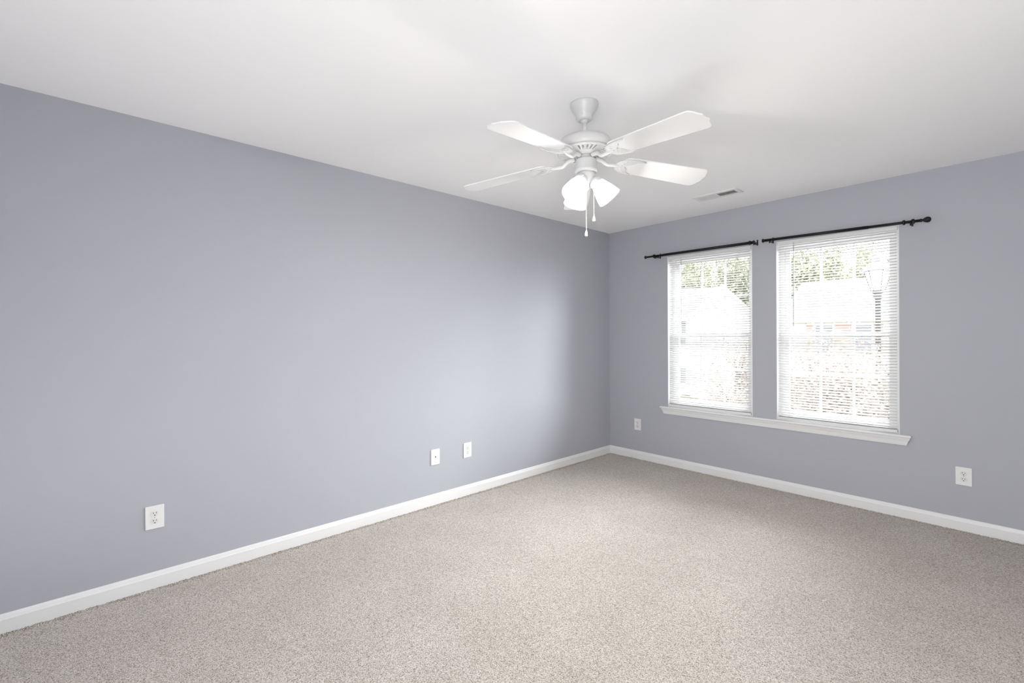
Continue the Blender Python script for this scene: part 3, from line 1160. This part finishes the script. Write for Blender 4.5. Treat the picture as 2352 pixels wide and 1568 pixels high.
def tree(name, x, y, top, r, n, size, leaf, seed, label, cat='tree', group=None, clumps=26):
    rng = np.random.default_rng(seed)
    root = empty(name, (x, y, GZ))
    tag(root, label, cat, group)
    h = top - GZ
    cz = h - r[2]
    m, cen = leaf_cloud(rng, (0, 0, cz), r, n, size, clumps)
    m.build('crown', leaf, root, merge=False)
    t = MB()
    tr_ = 0.04 * r[0] + 0.06
    t.tube([(0, 0, -0.05), (0.03, 0.02, cz * 0.5), (0, 0, cz), (0.02, 0, cz + r[2] * 0.5)], [tr_ * 1.3, tr_, tr_ * 0.7, tr_ * 0.3], 10)
    for i in range(0, len(cen), 2):
        p = cen[i]
        s0 = max(0.25 * cz, min(cz, p[2] - 0.6 * r[2]))
        mid = (p[0] * 0.45, p[1] * 0.45, (s0 + p[2]) / 2 + 0.05 * r[2])
        t.tube([(0, 0, s0), mid, tuple(p)], [tr_ * 0.4, tr_ * 0.25, tr_ * 0.08], 6)
    t.build('trunk', M_bark, root)
    return root


BG = 'green trees behind the houses'
bgt = [
    (-21.4, 44.0, 10.4, (2.2, 2.2, 5.2), 'tall green tree just behind the grey roof of the gabled house'),
    (-16.0, 44.0, 10.8, (2.2, 2.2, 5.6), 'tall green tree behind the peak of the white gable'),
    (-10.4, 44.0, 10.2, (2.2, 2.2, 5.4), 'green tree behind the gap between the two houses'),
    (-5.2, 44.0, 8.6, (2.2, 2.2, 4.4), 'green tree just behind the roof of the red shuttered house'),
    (-24.6, 54.0, 12.6, (2.4, 2.4, 6.6), 'green tree farthest back, leftmost behind the gabled house'),
    (-18.8, 54.0, 13.0, (2.4, 2.4, 7.0), 'green tree farthest back, between the two treetops over the gabled house'),
    (-10.0, 54.0, 12.2, (2.4, 2.4, 6.6), 'green tree farthest back, between the two treetops over the shuttered house'),
]
for i, (x, y, top, r, lab) in enumerate(bgt):
    tree('tree', x, y, top, r, 9000 if i != 3 else 4500, 0.16, M_leafg, 40 + i, lab, 'tree', BG, 40)
tree('tree', 0.8, 41.5, 5.9, (1.9, 1.8, 2.4), 3000, 0.13, M_leafy, 77, 'small golden leaved tree showing over the ridge of the shuttered house', 'tree')
tree('russet_tree', 1.15, 4.45, 1.42, (1.55, 0.9, 1.6), 26000, 0.032, M_leafr, 11, 'russet leaved small tree close below the farther window', 'tree', 'russet trees below the windows', 60)
tree('russet_tree', -1.35, 6.9, 1.35, (0.95, 0.9, 1.6), 13000, 0.032, M_leafr, 12, 'russet leaved small tree close below the nearer window', 'tree', 'russet trees below the windows', 36)

# street lamp
lamp = empty('street_lamp', (1.34, 6.60, GZ))
tag(lamp, 'black post top street lantern standing outside the farther window', 'street lamp')
LB = 2.12 - GZ
p = MB()
p.lathe([(0, 0), (0.16, 0), (0.16, 0.25), (0.10, 0.35), (0.075, 0.6), (0.048, 0.8), (0.043, LB - 0.16), (0.075, LB - 0.14), (0.075, LB - 0.09), (0.060, LB - 0.07), (0.10, LB - 0.03), (0.11, LB), (0, LB)], 16)
p.build('post', M_lampblk, lamp)
p = MB()
p.lathe([(0.10, LB + 0.002), (0.205, LB + 0.36), (0.19, LB + 0.36), (0.09, LB + 0.002)], 6, smooth=False)
p.build('lantern_pane', M_lampglass, lamp)
p = MB()
for i in range(6):
    a = 2 * PI * i / 6
    p.tube([(0.104 * math.cos(a), 0.104 * math.sin(a), LB), (0.212 * math.cos(a), 0.212 * math.sin(a), LB + 0.365)], 0.007, 6)
p.build('lantern_frame', M_lampblk, lamp)
p = MB()
p.lathe([(0, LB + 0.362), (0.245, LB + 0.362), (0.235, LB + 0.40), (0.15, LB + 0.50), (0.085, LB + 0.53), (0.08, LB + 0.62), (0.03, LB + 0.66), (0, LB + 0.70)], 6, smooth=False)
p.build('lantern_cap', mat('street_lamp_cap', (0.16, 0.165, 0.20), 0.5), lamp)
